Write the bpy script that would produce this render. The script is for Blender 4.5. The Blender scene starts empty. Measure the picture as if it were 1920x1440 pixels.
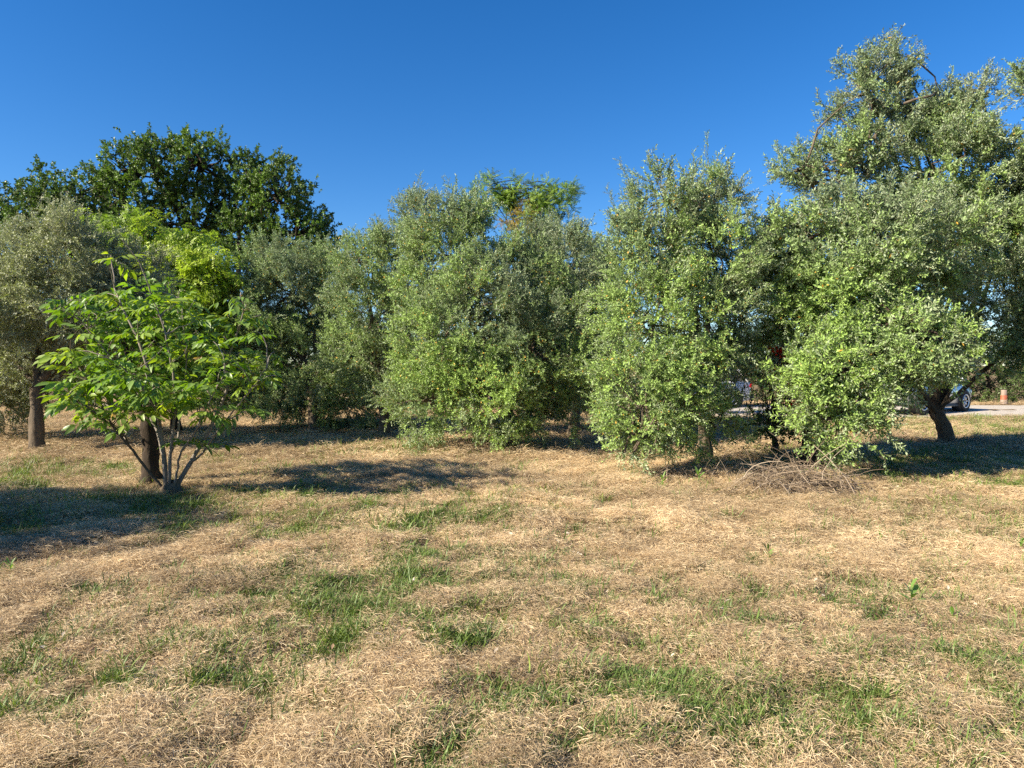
import bpy, math, random
import numpy as np
from mathutils import Vector, Matrix

random.seed(7)
RNG = np.random.default_rng(11)
scene = bpy.context.scene
COL = scene.collection
R = math.radians

# ---------------------------------------------------------------- camera, sky, sun
EYE = 1.6
F = 1330.0                                   # focal length in pixels of a 1920 wide frame
PITCH = math.atan(35 / F)
cam = bpy.data.cameras.new('camera')
cam.sensor_width = 36.0
cam.lens = 36.0 * F / 1920.0
cam.clip_start = 0.05
cam.clip_end = 3000
cam_ob = bpy.data.objects.new('camera', cam)
COL.objects.link(cam_ob)
cam_ob.location = (0, 0, EYE)
cam_ob.rotation_euler = (R(90) - PITCH, 0, 0)
scene.camera = cam_ob

SUN_TO = np.array([-0.91, -0.41])            # horizontal direction towards the sun
SUN_EL = R(31)
world = bpy.data.worlds.new('World')
scene.world = world
world.use_nodes = True
wn = world.node_tree
wn.nodes.clear()
sky = wn.nodes.new('ShaderNodeTexSky')
sky.sky_type = 'NISHITA'
sky.sun_disc = False
sky.sun_elevation = SUN_EL
sky.sun_rotation = math.atan2(SUN_TO[0], SUN_TO[1]) % (2 * math.pi)
sky.altitude = 900
sky.air_density = 1.0
sky.dust_density = 0.3
sky.ozone_density = 4.0
hs = wn.nodes.new('ShaderNodeHueSaturation')
hs.inputs['Saturation'].default_value = 1.3
hs.inputs['Hue'].default_value = .506
bg = wn.nodes.new('ShaderNodeBackground')
bg.inputs['Strength'].default_value = 0.070
wo = wn.nodes.new('ShaderNodeOutputWorld')
wn.links.new(sky.outputs[0], hs.inputs['Color'])
wn.links.new(hs.outputs[0], bg.inputs['Color'])
wn.links.new(bg.outputs[0], wo.inputs['Surface'])

sun = bpy.data.lights.new('sun', 'SUN')
sun.energy = 5.0
sun.angle = R(0.5)
sun.color = (1.0, 0.90, 0.72)
sun_ob = bpy.data.objects.new('sun', sun)
COL.objects.link(sun_ob)
sd = Vector((SUN_TO[0] * math.cos(SUN_EL), SUN_TO[1] * math.cos(SUN_EL), math.sin(SUN_EL)))
sun_ob.rotation_euler = sd.to_track_quat('Z', 'Y').to_euler()
sun_ob.location = (-20, -10, 20)

vs = scene.view_settings
vs.view_transform = 'Standard'
vs.look = 'None'
vs.exposure = 1.35
vs.gamma = 1.0
vs.use_curve_mapping = False
scene.render.engine = 'CYCLES'
scene.cycles.max_bounces = 6
scene.cycles.diffuse_bounces = 3
scene.cycles.transmission_bounces = 4
scene.cycles.use_denoising = False


# ---------------------------------------------------------------- helpers
def at(px, py, Y):
    """World point seen at photo pixel (px, py) at distance Y along +Y."""
    a, b = (px - 960) / F, (720 - py) / F
    d = np.array([a, math.cos(PITCH) + b * math.sin(PITCH), -math.sin(PITCH) + b * math.cos(PITCH)])
    return np.array([0, 0, EYE]) + d * (Y / d[1])


def hash2(i, j, s):
    n = (i.astype(np.int64) * 374761393 + j.astype(np.int64) * 668265263 + s * 1442695041) & 0x7fffffff
    n = ((n ^ (n >> 13)) * 1274126177) & 0x7fffffff
    n = n ^ (n >> 16)
    return (n & 0xffff) / 65535.0


def vnoise(x, y, scale, s=0):
    x = np.asarray(x, float) / scale; y = np.asarray(y, float) / scale
    i = np.floor(x); j = np.floor(y)
    u = x - i; v = y - j
    u = u * u * (3 - 2 * u); v = v * v * (3 - 2 * v)
    a = hash2(i, j, s); b = hash2(i + 1, j, s); c = hash2(i, j + 1, s); d = hash2(i + 1, j + 1, s)
    return (a * (1 - u) + b * u) * (1 - v) + (c * (1 - u) + d * u) * v


def gh(x, y):
    """Ground height."""
    x = np.asarray(x, float); y = np.asarray(y, float)
    far = np.clip((np.hypot(x, y) - 40) / 60, 0, 1)
    h = (vnoise(x, y, 3.1, 1) - .5) * .07 + (vnoise(x, y, .62, 2) - .5) * .07 + (vnoise(x, y, .23, 3) - .5) * .06 + (vnoise(x, y, .11, 4) - .5) * .014
    return h * (1 - far)


def gz(x, y):
    return float(gh(np.array([x]), np.array([y]))[0])


class Buf:
    def __init__(self):
        self.v, self.f, self.m, self.n, self.att = [], [], [], 0, []

    def add(self, v, f, mat=0, att=None):
        v = np.asarray(v, float).reshape(-1, 3)
        f = np.asarray(f, int)
        self.v.append(v)
        self.f.append(f + self.n)
        self.m.append(np.full(len(f), mat))
        if att is None:
            att = np.zeros(len(v))
        self.att.append(np.broadcast_to(np.asarray(att, float), (len(v),)))
        self.n += len(v)
        return self

    def arrays(self):
        return np.concatenate(self.v), self.f, np.concatenate(self.m), np.concatenate(self.att)


def make_mesh(name, V, flist, M=None, smooth=False, mats=(), attrs=None):
    me = bpy.data.meshes.new(name)
    V = np.ascontiguousarray(V, dtype=np.float32)
    me.vertices.add(len(V))
    me.vertices.foreach_set('co', V.ravel())
    tot = []
    idx = []
    for f in flist:
        if len(f) == 0:
            continue
        idx.append(f.ravel())
        tot.append(np.full(len(f), f.shape[1]))
    if idx:
        idx = np.concatenate(idx).astype(np.int32)
        tot = np.concatenate(tot).astype(np.int32)
        start = np.concatenate([[0], np.cumsum(tot)[:-1]]).astype(np.int32)
        me.loops.add(len(idx))
        me.loops.foreach_set('vertex_index', idx)
        me.polygons.add(len(tot))
        me.polygons.foreach_set('loop_start', start)
        me.polygons.foreach_set('loop_total', tot)
        if M is not None:
            me.polygons.foreach_set('material_index', np.ascontiguousarray(M, dtype=np.int32))
        if smooth:
            me.polygons.foreach_set('use_smooth', np.ones(len(tot), dtype=bool))
    for k, (typ, a) in (attrs or {}).items():
        at_ = me.attributes.new(k, typ, 'POINT')
        if typ == 'FLOAT_VECTOR':
            at_.data.foreach_set('vector', np.ascontiguousarray(a, dtype=np.float32).ravel())
        elif typ == 'INT':
            at_.data.foreach_set('value', np.ascontiguousarray(a, dtype=np.int32))
        else:
            at_.data.foreach_set('value', np.ascontiguousarray(a, dtype=np.float32))
    for m in mats:
        me.materials.append(m)
    me.update(calc_edges=True)
    return me


def link(name, data, parent=None, loc=None, **props):
    o = bpy.data.objects.new(name, data)
    COL.objects.link(o)
    if parent is not None:
        o.parent = parent
    if loc is not None:
        o.location = loc
    for k, v in props.items():
        if v:
            o[k] = v
    return o


def build(buf, name, mats, parent=None, smooth=False, origin=(0, 0, 0), **props):
    V, fl, M, A = buf.arrays()
    me = make_mesh(name, V - np.asarray(origin, float), fl, M, smooth, mats if isinstance(mats, (list, tuple)) else [mats],
                   {'lv': ('FLOAT', A)})
    return link(name, me, parent, None if parent is not None else origin, **props)


def thing(name, loc, label, category, group=None, rz=0.0):
    o = link(name, None, None, loc, label=label, category=category, group=group)
    o.rotation_euler.z = rz
    o.empty_display_size = .2
    return o


def norm(a):
    a = np.asarray(a, float)
    return a / np.maximum(np.linalg.norm(a, axis=-1, keepdims=True), 1e-9)


def tube(pts, rad, sides=8, rng=None, rough=0.0, cap=False):
    pts = np.asarray(pts, float)
    n = len(pts)
    rad = np.broadcast_to(np.asarray(rad, float), (n,))
    tan = norm(np.gradient(pts, axis=0))
    ref = np.array([0.31, 0.9, 0.2])
    a = norm(np.cross(tan, ref)); b = np.cross(tan, a)
    ang = np.linspace(0, 2 * math.pi, sides, endpoint=False)
    ring = a[:, None, :] * np.cos(ang)[None, :, None] + b[:, None, :] * np.sin(ang)[None, :, None]
    rr = rad[:, None, None] * np.ones((n, sides, 1))
    if rng is not None and rough:
        rr = rr * (1 + rng.normal(0, rough, (n, sides, 1)))
    V = (pts[:, None, :] + ring * rr).reshape(-1, 3)
    i = np.arange(n - 1)[:, None] * sides
    j = np.arange(sides)[None, :]
    k = (j + 1) % sides
    Fq = np.stack([i + j, i + k, i + sides + k, i + sides + j], -1).reshape(-1, 4)
    return V, Fq


def curve(a, b, n=6, bend=0.1, rng=RNG, sag=0.0):
    a = np.asarray(a, float); b = np.asarray(b, float)
    t = np.linspace(0, 1, n)[:, None]
    L = np.linalg.norm(b - a)
    p = a + (b - a) * t
    off = rng.normal(0, 1, 3) * bend * L
    p = p + off * np.sin(math.pi * t) + rng.normal(0, bend * .22 * L, (n, 3)) * np.sin(math.pi * t)
    p[:, 2] += sag * L * np.sin(math.pi * t[:, 0])
    return p


# ---------------------------------------------------------------- materials
def nmat(name):
    m = bpy.data.materials.new(name)
    m.use_nodes = True
    t = m.node_tree
    t.nodes.clear()
    out = t.nodes.new('ShaderNodeOutputMaterial')
    return m, t, out


def N(t, typ, **kw):
    n = t.nodes.new(typ)
    for k, v in kw.items():
        if k in n.inputs:
            n.inputs[k].default_value = v
        else:
            setattr(n, k, v)
    return n


def mixc(t, fac, a, b, blend='MIX'):
    n = t.nodes.new('ShaderNodeMix')
    n.data_type = 'RGBA'
    n.blend_type = blend
    for s, v in ((0, fac), (6, a), (7, b)):
        if hasattr(v, 'links') or isinstance(v, bpy.types.NodeSocket):
            t.links.new(v, n.inputs[s])
        else:
            n.inputs[s].default_value = v if s == 0 else (*v, 1)
    return n.outputs[2]


def ramp(t, src, stops):
    n = t.nodes.new('ShaderNodeValToRGB')
    e = n.color_ramp.elements
    while len(e) < len(stops):
        e.new(0.5)
    for q, (p, c) in zip(e, stops):
        q.position = p
        q.color = (*c, 1) if len(c) == 3 else c
    t.links.new(src, n.inputs[0])
    return n.outputs[0]


def noise(t, scale, detail=4, rough=.6, coord=None):
    n = N(t, 'ShaderNodeTexNoise')
    n.inputs['Scale'].default_value = scale
    n.inputs['Detail'].default_value = detail
    n.inputs['Roughness'].default_value = rough
    if coord is not None:
        t.links.new(coord, n.inputs['Vector'])
    return n.outputs[0]


def leaf_material(name, top, fresh, under, transl=.3, rough=.42, spec=.5, tip=None, instanced=True):
    m, t, out = nmat(name)
    if instanced:
        a = N(t, 'ShaderNodeAttribute', attribute_name='tint', attribute_type='INSTANCER')
        fac = a.outputs['Fac']
    else:
        a = N(t, 'ShaderNodeObjectInfo')
        fac = a.outputs['Random']
    col = mixc(t, fac, top, fresh)
    lv = N(t, 'ShaderNodeAttribute', attribute_name='lv', attribute_type='GEOMETRY')
    var = ramp(t, lv.outputs['Fac'], [(0, (.62, .62, .62)), (1, (1.4, 1.4, 1.3))])
    col = mixc(t, 1.0, col, var, 'MULTIPLY')
    if tip:
        # a few dying leaves
        dead = ramp(t, lv.outputs['Fac'], [(.994, (0, 0, 0)), (.995, (1, 1, 1))])
        col = mixc(t, dead, col, tip)
    geo = N(t, 'ShaderNodeNewGeometry')
    und = mixc(t, .35, under, col)
    colf = mixc(t, geo.outputs['Backfacing'], col, und)
    p = N(t, 'ShaderNodeBsdfPrincipled')
    p.inputs['Roughness'].default_value = rough
    p.inputs['Specular IOR Level'].default_value = spec
    t.links.new(colf, p.inputs['Base Color'])
    tr = N(t, 'ShaderNodeBsdfTranslucent')
    tc = mixc(t, 1.0, col, (1.25, 1.35, .55), 'MULTIPLY')
    t.links.new(tc, tr.inputs['Color'])
    mx = N(t, 'ShaderNodeMixShader')
    mx.inputs[0].default_value = transl
    t.links.new(p.outputs[0], mx.inputs[1])
    t.links.new(tr.outputs[0], mx.inputs[2])
    t.links.new(mx.outputs[0], out.inputs['Surface'])
    return m


def bark_material(name, dark, light, scale=14):
    m, t, out = nmat(name)
    tc = N(t, 'ShaderNodeTexCoord')
    mp = N(t, 'ShaderNodeMapping')
    mp.inputs['Scale'].default_value = (1, 1, .28)
    t.links.new(tc.outputs['Object'], mp.inputs[0])
    n1 = noise(t, scale, 6, .7, mp.outputs[0])
    n2 = noise(t, 3, 3, .6, tc.outputs['Object'])
    c1 = ramp(t, n1, [(.32, dark), (.68, light)])
    c2 = mixc(t, n2, c1, tuple(x * .6 for x in light))
    p = N(t, 'ShaderNodeBsdfPrincipled')
    p.inputs['Roughness'].default_value = .9
    p.inputs['Specular IOR Level'].default_value = .2
    t.links.new(c2, p.inputs['Base Color'])
    b = N(t, 'ShaderNodeBump')
    b.inputs['Strength'].default_value = .8
    b.inputs['Distance'].default_value = .03
    t.links.new(n1, b.inputs['Height'])
    t.links.new(b.outputs[0], p.inputs['Normal'])
    t.links.new(p.outputs[0], out.inputs['Surface'])
    return m


def plain(name, col, rough=.6, metal=0, spec=.5, var=.1, scale=8, coat=0):
    m, t, out = nmat(name)
    tc = N(t, 'ShaderNodeTexCoord')
    n1 = noise(t, scale, 5, .6, tc.outputs['Object'])
    c = ramp(t, n1, [(.3, tuple(x * (1 - var) for x in col)), (.7, tuple(min(1, x * (1 + var)) for x in col))])
    p = N(t, 'ShaderNodeBsdfPrincipled')
    p.inputs['Roughness'].default_value = rough
    p.inputs['Metallic'].default_value = metal
    p.inputs['Specular IOR Level'].default_value = spec
    p.inputs['Coat Weight'].default_value = coat
    t.links.new(c, p.inputs['Base Color'])
    t.links.new(p.outputs[0], out.inputs['Surface'])
    return m


def straw_material(name, a, b, c, transl=.2):
    m, t, out = nmat(name)
    lv = N(t, 'ShaderNodeAttribute', attribute_name='lv', attribute_type='GEOMETRY')
    ti = N(t, 'ShaderNodeAttribute', attribute_name='tint', attribute_type='INSTANCER')
    col = ramp(t, lv.outputs['Fac'], [(0, a), (.55, b), (1, c)])
    col = mixc(t, 1.0, col, ramp(t, ti.outputs['Fac'], [(0, (.55, .52, .50)), (1, (1.25, 1.22, 1.2))]), 'MULTIPLY')
    p = N(t, 'ShaderNodeBsdfPrincipled')
    p.inputs['Roughness'].default_value = .6
    p.inputs['Specular IOR Level'].default_value = .3
    t.links.new(col, p.inputs['Base Color'])
    tr = N(t, 'ShaderNodeBsdfTranslucent')
    t.links.new(col, tr.inputs['Color'])
    mx = N(t, 'ShaderNodeMixShader')
    mx.inputs[0].default_value = transl
    t.links.new(p.outputs[0], mx.inputs[1])
    t.links.new(tr.outputs[0], mx.inputs[2])
    t.links.new(mx.outputs[0], out.inputs['Surface'])
    return m


M_OLIVE = leaf_material('olive_leaf', (.19, .25, .14), (.28, .41, .10), (.38, .42, .30), .2, .52, .25, tip=(.5, .3, .05))
M_OLIVE_GREY = leaf_material('grey_olive_leaf', (.27, .29, .19), (.30, .34, .13), (.45, .47, .38), .22, .48, .35)
M_OAK = leaf_material('oak_leaf', (.075, .135, .028), (.17, .28, .05), (.13, .18, .07), .25, .45, .35)
M_LIME = leaf_material('ash_leaf', (.15, .24, .03), (.37, .46, .05), (.2, .28, .08), .4, .45, .4)
M_LOCUST = leaf_material('locust_leaf', (.10, .20, .025), (.24, .36, .04), (.12, .2, .06), .35, .45, .4)
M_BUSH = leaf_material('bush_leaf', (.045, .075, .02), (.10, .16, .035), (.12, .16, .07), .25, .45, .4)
M_WALNUT = leaf_material('walnut_leaf', (.14, .25, .022), (.38, .46, .035), (.2, .3, .09), .42, .38, .4, instanced=False)
M_WALNUT_RED = leaf_material('young_walnut_leaf', (.30, .26, .05), (.34, .20, .05), (.3, .22, .1), .4, .36, .5, instanced=False)
M_GRASS = leaf_material('green_grass', (.065, .115, .028), (.22, .275, .065), (.10, .16, .04), .25, .5, .35)
M_BARK = bark_material('olive_bark', (.04, .03, .02), (.20, .155, .11))
M_DBARK = bark_material('dark_bark', (.012, .009, .007), (.07, .05, .035))
M_TWIG = plain('olive_twig', (.15, .125, .085), .8, var=.3)
M_PALE = bark_material('pale_walnut_bark', (.10, .08, .06), (.36, .31, .26), 11)
M_DRYTWIG = straw_material('dry_twig', (.20, .145, .10), (.46, .36, .25), (.66, .56, .43), .0)
M_STRAW = straw_material('dry_straw', (.37, .26, .145), (.63, .48, .28), (.81, .68, .46))


# ---------------------------------------------------------------- scatter by geometry nodes (leaf sprays, grass)
K = 4


def make_scatter_group():
    g = bpy.data.node_groups.new('scatter', 'GeometryNodeTree')
    g.interface.new_socket('Geometry', in_out='INPUT', socket_type='NodeSocketGeometry')
    g.interface.new_socket('Geometry', in_out='OUTPUT', socket_type='NodeSocketGeometry')
    gi = g.nodes.new('NodeGroupInput'); go = g.nodes.new('NodeGroupOutput')

    def named(n, typ):
        x = g.nodes.new('GeometryNodeInputNamedAttribute')
        x.data_type = typ
        x.inputs['Name'].default_value = n
        return x.outputs['Attribute']

    pid = named('pid', 'INT')

    def sep(k):
        c = g.nodes.new('FunctionNodeCompare')
        c.data_type = 'INT'; c.operation = 'EQUAL'
        ins = [s for s in c.inputs if s.type == 'INT']
        g.links.new(pid, ins[0]); ins[1].default_value = k
        s = g.nodes.new('GeometryNodeSeparateGeometry')
        s.domain = 'POINT'
        g.links.new(gi.outputs[0], s.inputs['Geometry'])
        g.links.new(c.outputs[0], s.inputs['Selection'])
        return s.outputs['Selection']
    join = g.nodes.new('GeometryNodeJoinGeometry')
    for k in range(1, K + 1):
        ti = g.nodes.new('GeometryNodeGeometryToInstance')
        g.links.new(sep(k), ti.inputs[0])
        g.links.new(ti.outputs[0], join.inputs[0])
    iop = g.nodes.new('GeometryNodeInstanceOnPoints')
    g.links.new(sep(0), iop.inputs['Points'])
    g.links.new(join.outputs[0], iop.inputs['Instance'])
    iop.inputs['Pick Instance'].default_value = True
    g.links.new(named('pick', 'INT'), iop.inputs['Instance Index'])
    e2r = g.nodes.new('FunctionNodeEulerToRotation')
    g.links.new(named('rot', 'FLOAT_VECTOR'), e2r.inputs[0])
    g.links.new(e2r.outputs[0], iop.inputs['Rotation'])
    g.links.new(named('scl', 'FLOAT'), iop.inputs['Scale'])
    g.links.new(iop.outputs[0], go.inputs[0])
    return g


SCATTER = make_scatter_group()


def frames_to_euler(z, rng):
    """Random roll about direction z (n,3) -> xyz euler angles."""
    n = len(z)
    z = norm(z)
    r = rng.normal(0, 1, (n, 3))
    x = norm(r - (r * z).sum(1, keepdims=True) * z)
    y = np.cross(z, x)
    ry = -np.arcsin(np.clip(x[:, 2], -1, 1))
    rx = np.arctan2(y[:, 2], z[:, 2])
    rz = np.arctan2(x[:, 1], x[:, 0])
    return np.stack([rx, ry, rz], 1)


def scatter(name, P, rot, scl, tint, protos, mats, parent=None, origin=(0, 0, 0), rng=RNG, **props):
    n = len(P)
    V = [np.asarray(P) - np.asarray(origin, float)]
    pid = [np.zeros(n, int)]
    lv = [np.zeros(n)]
    fl, M = [], []
    off = n
    for k in range(K):
        v, f, m, a = protos[k % len(protos)]
        V.append(v); pid.append(np.full(len(v), k + 1)); lv.append(a)
        fl += [x + off for x in f]; M.append(m)
        off += len(v)
    tot = off
    rest = tot - n

    def pad(a, w=None):
        a = np.asarray(a, float)
        return np.concatenate([a, np.zeros((rest,) + a.shape[1:])])
    me = make_mesh(name, np.concatenate(V), fl, np.concatenate(M), False, mats, {
        'pid': ('INT', np.concatenate(pid)), 'lv': ('FLOAT', np.concatenate(lv)),
        'rot': ('FLOAT_VECTOR', pad(rot)), 'scl': ('FLOAT', pad(scl)), 'tint': ('FLOAT', pad(tint)),
        'pick': ('INT', pad(rng.integers(0, K, n)))})
    o = link(name, me, parent, None if parent is not None else origin, **props)
    md = o.modifiers.new('scatter', 'NODES')
    md.node_group = SCATTER
    return o


# ---- prototypes: leaf sprays growing along +Z from the origin
def add_leaf(b, base, d, nrm, L, W, fold=.25, mat=0, lv=0.5, droop=0.0, six=False):
    d = norm(d); s = norm(np.cross(d, nrm)); nn = np.cross(s, d)
    if six:
        m1 = base + d * L * .35 - np.array([0, 0, droop * L * .12]); m2 = base + d * L * .72 - np.array([0, 0, droop * L * .4])
        tipp = base + d * L * .97 - np.array([0, 0, droop * L * .9])
        V = [base, m1 + s * W * .5 + nn * W * fold, m1, m1 - s * W * .5 + nn * W * fold,
             m2 + s * W * .40 + nn * W * fold, m2, m2 - s * W * .40 + nn * W * fold, tipp]
        b.add(V, [[0, 2, 1], [0, 3, 2]], mat, lv)
        n0 = b.n - 8
        b.f.append(np.array([[1, 2, 5, 4], [2, 3, 6, 5]]) + n0); b.m.append(np.full(2, mat))
        b.f.append(np.array([[4, 5, 7], [5, 6, 7]]) + n0); b.m.append(np.full(2, mat))
        return
    mid = base + d * L * .5 + nn * W * fold
    V = [base, mid + s * W * .5, base + d * L - np.array([0, 0, droop * L]), mid - s * W * .5]
    b.add(V, [[0, 1, 2], [0, 2, 3]], mat, lv)


def olive_spray(rng, L=.33, leaf=.064, width=.0175, side=3, gap=.025):
    b = Buf()

    def shoot(p0, d0, Ls, r0):
        n = 5
        pts = [np.array(p0, float)]
        d = norm(d0)
        for _ in range(n - 1):
            d = norm(d + rng.normal(0, .10, 3))
            pts.append(pts[-1] + d * Ls / (n - 1))
        pts = np.array(pts)
        v, f = tube(pts, np.linspace(r0, r0 * .4, n), 3)
        b.add(v, f, 1, .5)
        k = int(Ls / gap)
        roll = rng.uniform(0, 6.28)
        for q in range(k):
            t = (q + .8) / k
            x = t * (n - 1); i = min(int(x), n - 2)
            p = pts[i] + (pts[i + 1] - pts[i]) * (x - i)
            ax = norm(pts[i + 1] - pts[i])
            roll += 1.57
            a0 = norm(np.cross(ax, [.3, .5, .81])); b0 = np.cross(ax, a0)
            for sgn in (0, math.pi):
                ang = roll + sgn + rng.normal(0, .35)
                out = a0 * math.cos(ang) + b0 * math.sin(ang)
                spread = rng.uniform(.5, 1.15)
                dd = norm(ax * math.cos(spread) + out * math.sin(spread) + rng.normal(0, .12, 3))
                LL = leaf * rng.uniform(.6, 1.15) * (1 - .35 * t)
                add_leaf(b, p, dd, norm(ax * .8 - out * .6 + rng.normal(0, .35, 3)), LL, width * rng.uniform(.75, 1.2), .2, 0, rng.uniform())
        return pts
    main = shoot((0, 0, 0), (0, 0, 1), L, .0028)
    for q in range(side):
        i = 1 + q % 3
        an = rng.uniform(0, 6.28)
        d = np.array([math.cos(an) * .8, math.sin(an) * .8, .75])
        shoot(main[i], d, L * rng.uniform(.35, .6), .002)
    V, f, m, a = b.arrays()
    return V, f, m, a


def broad_spray(rng, n=14, R0=.2, leaf=.1, width=.06, droop=.15, six=True):
    """Cluster of broad leaves round a short twig."""
    b = Buf()
    pts = np.array([[0, 0, 0], [rng.normal(0, .02), rng.normal(0, .02), R0 * .5], [rng.normal(0, .04), rng.normal(0, .04), R0]])
    v, f = tube(pts, [.005, .004, .002], 3)
    b.add(v, f, 1, .5)
    for q in range(n):
        t = rng.uniform(.15, 1)
        p = pts[0] + (pts[2] - pts[0]) * t + rng.normal(0, .01, 3)
        an = q * 2.4 + rng.normal(0, .4)
        sp = rng.uniform(.5, 1.5)
        d = np.array([math.cos(an) * math.sin(sp), math.sin(an) * math.sin(sp), math.cos(sp)])
        add_leaf(b, p, d, norm(np.array([0, 0, 1.]) + rng.normal(0, .4, 3)), leaf * rng.uniform(.65, 1.2), width * rng.uniform(.7, 1.2), .18, 0, rng.uniform(), droop, six)
    return b.arrays()


def pinnate_spray(rng, nf=5, Lr=.24, leaf=.045, width=.017, pairs=8, droop=.3):
    """Several compound leaves with rows of small leaflets."""
    b = Buf()
    for q in range(nf):
        an = q * 6.28 / nf + rng.normal(0, .4)
        sp = rng.uniform(.5, 1.3)
        d = np.array([math.cos(an) * math.sin(sp), math.sin(an) * math.sin(sp), math.cos(sp)])
        t = np.linspace(0, 1, 5)[:, None]
        pts = np.array([0, 0, rng.uniform(0, .1)]) + d * Lr * t
        pts[:, 2] -= droop * Lr * t[:, 0] ** 2
        v, f = tube(pts, .0018, 3)
        b.add(v, f, 1, .5)
        tan = norm(pts[-1] - pts[0])
        s = norm(np.cross(tan, [0, 0, 1.]))
        tone = rng.uniform()
        for k in range(pairs):
            x = .2 + .75 * k / (pairs - 1)
            p = pts[0] + (pts[-1] - pts[0]) * x
            p[2] = np.interp(x, t[:, 0], pts[:, 2])
            for sg in (-1, 1):
                add_leaf(b, p, norm(s * sg + tan * .45 - np.array([0, 0, .35]) + rng.normal(0, .12, 3)), np.array([0, 0, 1.]) + rng.normal(0, .2, 3),
                         leaf * rng.uniform(.8, 1.15), width, .15, 0, np.clip(tone + rng.normal(0, .12), 0, .96))
    return b.arrays()


pr = np.random.default_rng(5)
PROTO_OLIVE = [olive_spray(pr) for _ in range(K)]
PROTO_OLIVE_BIG = [olive_spray(pr, .34, .082, .022, 3, .031) for _ in range(K)]
PROTO_OAK = [broad_spray(pr, 16, .24, .11, .07, .1, False) for _ in range(K)]
PROTO_LIME = [pinnate_spray(pr, 5, .30, .10, .036, 5, .7) for _ in range(K)]
PROTO_LOCUST = [pinnate_spray(pr, 6, .34, .05, .02, 10, .25) for _ in range(K)]
PROTO_BUSH = [broad_spray(pr, 18, .22, .065, .032, .05, False) for _ in range(K)]


# ---------------------------------------------------------------- trees
def lobe(px, py, Y, rx, ry, rd=None):
    """Ellipsoid lobe of a crown: centre in the world, half sizes in metres."""
    c = at(px, py, Y)
    s = Y / F
    return (c, np.array([rx * s, (rd if rd is not None else rx * s), ry * s]))


def sphere_dirs(n, rng):
    return norm(rng.normal(0, 1, (n, 3)))


def crown(lobes, rng, cl_per_m2=9, per=8, spread=.085, up=.35, bump=.26, core=11.0, recess=.34, holes=.46, hole_scale=.55, inner=.26, scale=(.75, 1.2), zmin=.12, cut=.72, shoots=.0):
    """Positions, growth directions and scales of leaf sprays: clustered on the shells of the lobes, uneven, with gaps."""
    P, D, S, C = [], [], [], []
    ce = np.array([l[0] for l in lobes]); ra = np.array([l[1] for l in lobes])
    for li, (c, r) in enumerate(lobes):
        area = 4 * math.pi * (((r[0] * r[1]) ** 1.6 + (r[0] * r[2]) ** 1.6 + (r[1] * r[2]) ** 1.6) / 3) ** (1 / 1.6)
        n = int(area * cl_per_m2)
        d = sphere_dirs(n, rng)
        depth = rng.uniform(0, 1, n)
        q = c + d * r
        # lumpy surface
        lump = (vnoise(q[:, 0] + q[:, 1] * .7, q[:, 2] - q[:, 1] * .4, .75, li + 3) - .5) * 2
        lump2 = (vnoise(q[:, 0] + q[:, 1] * .8, q[:, 2] - q[:, 1] * .6, .3, li + 9) - .5) * 2
        rec = np.clip((.44 - vnoise(q[:, 0] + q[:, 1] * .3 + 9, q[:, 2] * .9 - q[:, 1] * .2, .85, li + 29)) * 4, 0, 1)
        f = 1 - rec * recess + lump * bump + lump2 * bump * .55 - inner * depth ** 1.6
        q = c + d * r * f[:, None]
        nr = norm(d / r)
        hol = vnoise(q[:, 0] * 1.0 + q[:, 1] * .9 + 31, q[:, 2] + q[:, 1] * .5, hole_scale, li + 17)
        keep = hol > holes * (1 - .5 * depth)
        keep &= q[:, 2] > zmin
        for j in range(len(lobes)):
            if j == li:
                continue
            e = (q - ce[j]) / ra[j]
            keep &= (e ** 2).sum(1) > cut ** 2
        q, nr = q[keep], nr[keep]
        if core:
            m = int(area * core)
            d = sphere_dirs(m, rng)
            q2 = c + d * r * rng.uniform(.3, .78, (m, 1))
            q2 = q2[q2[:, 2] > zmin + .25]
            P.append(q2); D.append(norm(norm(q2 - c) + rng.normal(0, .5, q2.shape))); S.append(rng.uniform(1.1, 1.5, len(q2)) * np.mean(scale))
        C.append(np.concatenate([q, nr], 1))
        k = len(q)
        if k == 0:
            continue
        pp = np.repeat(q, per, 0) + rng.normal(0, spread, (k * per, 3))
        zr_ = np.clip((q[:, 2:3] - .5) / 4.0, 0, 1.2)
        cd = norm(nr + np.array([0, 0, up]) * (.4 + 1.7 * zr_) + rng.normal(0, .35, (k, 3)))
        dd = norm(np.repeat(cd, per, 0) + rng.normal(0, .45, (k * per, 3)))
        P.append(pp); D.append(dd)
        S.append(np.repeat(rng.uniform(*scale, k), per) * rng.uniform(.85, 1.15, k * per))
    P = np.concatenate(P); D = np.concatenate(D); S = np.concatenate(S); C = np.concatenate(C)
    # small upright shoots that break the outline
    if shoots:
        m = int(len(C) * shoots)
        top = C[C[:, 5] > .1]
        if len(top):
            idx = rng.integers(0, len(top), m)
            for i in idx:
                h = rng.uniform(.15, .55)
                kk = 5
                t = np.linspace(.2, 1, kk)[:, None]
                dirn = norm(top[i, 3:] * .45 + np.array([0, 0, 1.0]) + rng.normal(0, .2, 3))
                p = top[i, :3] + dirn * h * t
                P = np.concatenate([P, p]); D = np.concatenate([D, norm(dirn + rng.normal(0, .25, (kk, 3)))])
                S = np.concatenate([S, rng.uniform(.5, .85, kk)])
    return P, D, S, C


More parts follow.
